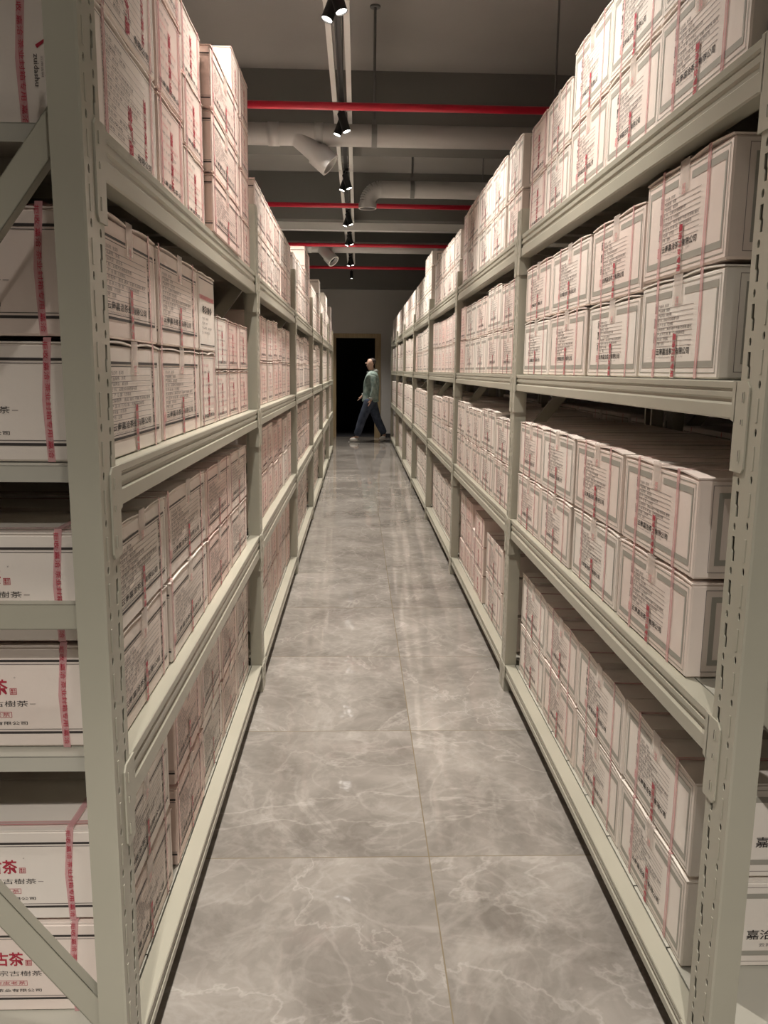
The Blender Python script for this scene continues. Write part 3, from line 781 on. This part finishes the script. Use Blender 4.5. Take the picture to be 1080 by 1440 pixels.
for x in (-1.6,1.5):
    mb=MB(); mb.tube((x,0,-.05),(x,0,ZC-3.05),.007,.007,'rod',8); mb.build('hanger_rod',root)

# lighting track between two white trunking rails
root=empty('lighting_track',(TRACK_X,0,TRACK_Z)); tag(root,'long black lighting track between two white rails above the aisle','track')
TY0,TY1=-3.0,14.6
mb=MB(); mb.prism([(-.017,0),(-.017,.034),(.017,.034),(.017,0),(.008,0),(.008,.012),(-.008,.012),(-.008,0)],TY0,16.0,'blackmetal'); mb.build('track_rail',root)
for sx in (-1,1):
    mb=MB(); mb.box((sx*.050-.016,TY0,.006),(sx*.050+.016,TY1,.060),'tray'); mb.build('trunking_rail',root)
y=TY0+.4
while y<TY1:
    mb=MB(); mb.box((-.068,y,.0035),(.068,y+.02,.0058),'tray'); mb.box((-.068,y,.036),(.068,y+.02,.064),'tray'); mb.build('bracket',root)
    mb=MB(); mb.tube((0,y+.01,.06),(0,y+.01,ZC-TRACK_Z),.005,.005,'rod',8); mb.build('hanger_rod',root)
    y+=1.75

# spotlights, in pairs; one leans to each rack
def spot_head_mesh():
    mb=MB(); mb.tube((0,0,.055),(0,0,-.065),.0285,.0285,'blackmetal',24); mb.tube((0,0,-.065),(0,0,-.078),.0285,.0300,'blackmetal',24,False); mb.ring((0,0,-.078),(0,0,1),.0300,.0262,'blackmetal',24); mb.tube((0,0,-.078),(0,0,-.070),.0262,.0262,'blackmetal',24,False)
    return mb.mesh('lamp_head',False)
def lens_mesh():
    mb=MB(); mb.ring((0,0,-.0712),(0,0,-1),.0262,.0,'lens',24); return mb.mesh('lens')
def stem_mesh():
    mb=MB(); mb.box((-.015,-.045,-.022),(.015,.045,0),'blackmetal'); mb.tube((0,0,-.02),(0,0,-.075),.007,.007,'blackmetal',10); mb.box((-.01,-.008,-.09),(.01,.008,-.06),'blackmetal'); return mb.mesh('adapter')
SH,LM,SM = spot_head_mesh(),lens_mesh(),stem_mesh()
def spot(x,y,ax,ay,lab,light=True,watt=SPOT_WATT):
    root=empty('track_spotlight',(x,y,TRACK_Z)); tag(root,lab,'spotlight','spotlights on the aisle track')
    use_mesh('adapter',SM,root)
    h=use_mesh('lamp_head',SH,root); h.location=(0,0,-.095); h.rotation_euler=(ay,ax,0)
    use_mesh('lens',LM,h)
    if light:
        ld=bpy.data.lights.new('spot_beam','SPOT'); ld.energy=watt; ld.color=SPOT_COL; ld.spot_size=math.radians(92); ld.spot_blend=1.0; ld.shadow_soft_size=.022
        lo=bpy.data.objects.new('spot_beam',ld); C.objects.link(lo); lo.parent=h; lo.location=(0,0,-.082)
    return root
for i,y in enumerate(SPOT_Y):
    n = ORD[i-3]+' pair in view' if i>=3 else 'pair out of view, overhead'
    if i<3: n = ('rearmost','rear','nearest overhead')[i]+' pair above the camera end'
    for sx,w in ((-1,'left'),(1,'right')):
        # rotation about Y: head axis -Z leans towards +X for negative angle
        spot(TRACK_X+sx*.010, y-sx*.045, (.36 if sx<0 else -.31), (.25 if i==0 else -.12), 'black track spotlight aimed at the %s rack, %s' % (w,n), watt=SPOT_WATT*SPOT_DIM[i])
spot(TRACK_X,15.2,0,-.06,'single farthest black spotlight pointing straight down by the end wall',watt=SPOT_WATT*.95)

# ------------------------------------------------------------------ the man walking past the doorway
def skin_body(name, verts, edges, radii, mats, sub=2, parent=None):
    me=bpy.data.meshes.new(name); me.from_pydata(verts,edges,[])
    ob=bpy.data.objects.new(name,me); C.objects.link(ob)
    md=ob.modifiers.new('skin','SKIN'); 
    if not me.skin_vertices: pass
    for i,r in enumerate(radii):
        sv=me.skin_vertices[0].data[i]; sv.radius=r if isinstance(r,tuple) else (r,r); sv.use_root=(i==0)
    md.use_smooth_shade=True
    ob.modifiers.new('sub','SUBSURF').levels=sub; ob.modifiers['sub'].render_levels=sub
    dg=bpy.context.evaluated_depsgraph_get(); dg.update()
    m2=bpy.data.meshes.new_from_object(ob.evaluated_get(dg)); m2.name=name
    bpy.data.objects.remove(ob); bpy.data.meshes.remove(me)
    m2.materials.clear()
    for k in mats: m2.materials.append(M[k])
    for p in m2.polygons: p.use_smooth=True; p.material_index=0
    o=bpy.data.objects.new(name,m2); C.objects.link(o)
    if parent: o.parent=parent
    return o
def person():
    # local frame: faces -X, feet on z=0, nearer the camera = -Y
    V=[];Ed=[];Rr=[]
    def v(x,y,z,r,prev=None):
        V.append((x,y,z)); Rr.append(r); i=len(V)-1
        if prev is not None: Ed.append((prev,i))
        return i
    pel=v(.02,0,.80,(.080,.10)); bel=v(.015,0,.93,(.080,.10),pel); ch=v(.03,0,1.10,(.085,.11),bel); sh=v(.045,0,1.22,(.060,.09),ch)
    nk=v(.035,0,1.325,.050,sh); hd0=v(.014,0,1.365,.060,nk); hd1=v(-.008,0,1.410,(.086,.070),hd0); hd2=v(.015,0,1.49,(.100,.078),hd1); hd3=v(.018,0,1.545,(.062,.052),hd2)
    # far leg forward (heel strike), near leg behind (toe off)
    def leg(side,hip,knee,ank,ball,toe):
        a=v(*hip,.066,pel); b=v(*knee,.050,a); m=v((knee[0]*.6+ank[0]*.4),knee[1],(knee[2]*.6+ank[2]*.4),.048,b); c=v(*ank,.037,m); d=v(*ball,.033,c); v(*toe,.022,d)
    leg(1,(-.02,-.085,.74),(-.14,-.085,.44),(-.245,-.085,.085),(-.35,-.085,.050),(-.375,-.085,.04))
    leg(-1,(.04,.085,.74),(.135,.085,.43),(.285,.085,.12),(.235,.085,.045),(.175,.085,.032))
    # near arm hangs and bends a little, far arm swings forward
    def arm(sy,s,e,w,h):
        a=v(.045,sy*.14,1.225,.040,sh); b=v(*e,.036,a); c=v(*w,.026,b); d=v(*h,(.028,.018),c)
        d2=Vector(h)-Vector(w); d2.normalize(); up=Vector((0,1,0)); 
        for k,(off,ln) in enumerate(((-.024,.050),(-.009,.060),(.008,.057),(.024,.045))):
            root=Vector(h)+up*off+d2*.012
            p=v(*root,.0095,d); q=v(*(root+d2*ln*.55+Vector((-.004,0,0))),.0085,p); v(*(root+d2*ln*.8+Vector((-.016,0,-.006))),.0075,q)
        th=Vector(h)-d2*.03+Vector((-.022,0,0)); p=v(*th,.010,d); v(*(th+d2*.035+Vector((-.012,0,0))),.008,p)
    arm(-1,None,(.075,-.19,.99),(.015,-.185,.80),(-.005,-.185,.735))
    arm(1,None,(.0,.19,1.00),(-.125,.19,.86),(-.175,.185,.81))
    body=skin_body('person',V,Ed,Rr,['skin'],2)
    body.location=(.235,15.32,0)
    tag(body,'bald person in sage jacket and dark jeans striding left past the dark doorway','person')
    # face, ears, hair shading
    mb=MB(); mb.ball((-.074,0,1.455),(.016,.012,.016),'skin'); mb.build('nose',body,True)
    mb=MB(); mb.ball((-.066,0,1.415),(.010,.022,.006),'skin'); mb.build('mouth',body,True)
    for sy in (-1,1):
        mb=MB(); mb.ball((.028,sy*.074,1.455),(.018,.010,.031),'skin'); mb.build('ear',body,True)
        mb=MB(); mb.ball((-.066,sy*.030,1.475),(.010,.012,.007),'hair'); mb.build('eye',body,True)
    # cropped hair cap at back of the head
    mb=MB(); mb.ball((.040,0,1.492),(.070,.074,.062),'hair'); mb.build('cropped_hair',body,True)
    # jacket
    V2=[];E2=[];R2=[]
    def w(x,y,z,r,prev=None):
        V2.append((x,y,z)); R2.append(r); i=len(V2)-1
        if prev is not None: E2.append((prev,i))
        return i
    a=w(.015,0,.94,(.135,.16)); hem=w(.010,0,.77,(.150,.175),a); hem2=w(.010,0,.735,(.150,.172),hem); c=w(.030,0,1.10,(.135,.165),a); s=w(.045,0,1.235,(.115,.150),c); col=w(.050,0,1.30,(.090,.095),s); col2=w(.048,0,1.355,(.066,.072),col)
    for sy,e,wr in ((-1,(.080,-.195,.99),(.020,-.188,.815)),(1,(.0,.195,1.0),(-.115,.19,.87))):
        p=w(.050,sy*.155,1.235,.074,s); q=w(*e,.060,p); z=w(*wr,.046,q)
    jk=skin_body('jacket',V2,E2,R2,['jacket'],2,body)
    # hood and open collar
    mb=MB(); mb.ball((.085,0,1.315),(.070,.085,.050),'sweater'); mb.build('hood',body,True)
    for c,d in (((.020,-.188,.825),(.004,0,.035)),((-.115,.19,.87),(.03,0,.012))):
        mb=MB(); c=Vector(c); mb.tube(c-Vector(d)*.8,c+Vector(d)*.3,.036,.042,'sweater',14); mb.build('cuff',body,True)
    mb=MB(); mb.ball((-.045,0,1.275),(.030,.035,.035),'blackmetal'); mb.build('shirt_collar',body,True)
    # trousers
    V2.clear();E2.clear();R2.clear()
    p0=w(.02,0,.82,(.112,.135))
    for hip,knee,ank in (((-.02,-.085,.73),(-.14,-.085,.44),(-.245,-.085,.105)),((.04,.085,.73),(.135,.085,.43),(.282,.085,.135))):
        q=w(*hip,.108,p0); t=w(*knee,.084,q); u=w((knee[0]+ank[0])/2,knee[1],(knee[2]+ank[2])/2,.078,t); w(*ank,.070,u)
    skin_body('jeans',V2,E2,R2,['jeans'],2,body)
    # shoes
    for pts in (((-.215,-.085,.055),(-.30,-.085,.048),(-.385,-.085,.040)),((.305,.085,.100),(.245,.085,.058),(.180,.085,.036))):
        V2.clear();E2.clear();R2.clear()
        i=w(*pts[0],(.062,.050)); j=w(*pts[1],(.056,.046),i); w(*pts[2],(.038,.038),j)
        sh_=skin_body('shoe',V2,E2,R2,['shoe'],2,body)
        mb=MB(); p,q,r=[Vector(t) for t in pts]
        for A,B in ((p,q),(q,r)):
            d=(B-A); dn=Vector((d.z,0,-d.x)).normalized()
            if dn.z>0: dn=-dn
            o1=A+dn*.040-d*.25; o2=B+dn*(.036 if B is r else .042)+d*(.25 if B is r else 0)
            mb.add([(o1.x,o1.y-.038,max(.001,o1.z)),(o1.x,o1.y+.038,max(.001,o1.z)),(o2.x,o2.y+.034,max(.001,o2.z)),(o2.x,o2.y-.034,max(.001,o2.z)),(o1.x,o1.y-.038,max(.001,o1.z)+.014),(o1.x,o1.y+.038,max(.001,o1.z)+.014),(o2.x,o2.y+.034,max(.001,o2.z)+.012),(o2.x,o2.y-.034,max(.001,o2.z)+.012)],[(0,3,2,1),(4,5,6,7),(0,1,5,4),(1,2,6,5),(2,3,7,6),(3,0,4,7)],'sole')
        mb.build('sole',sh_)
person()
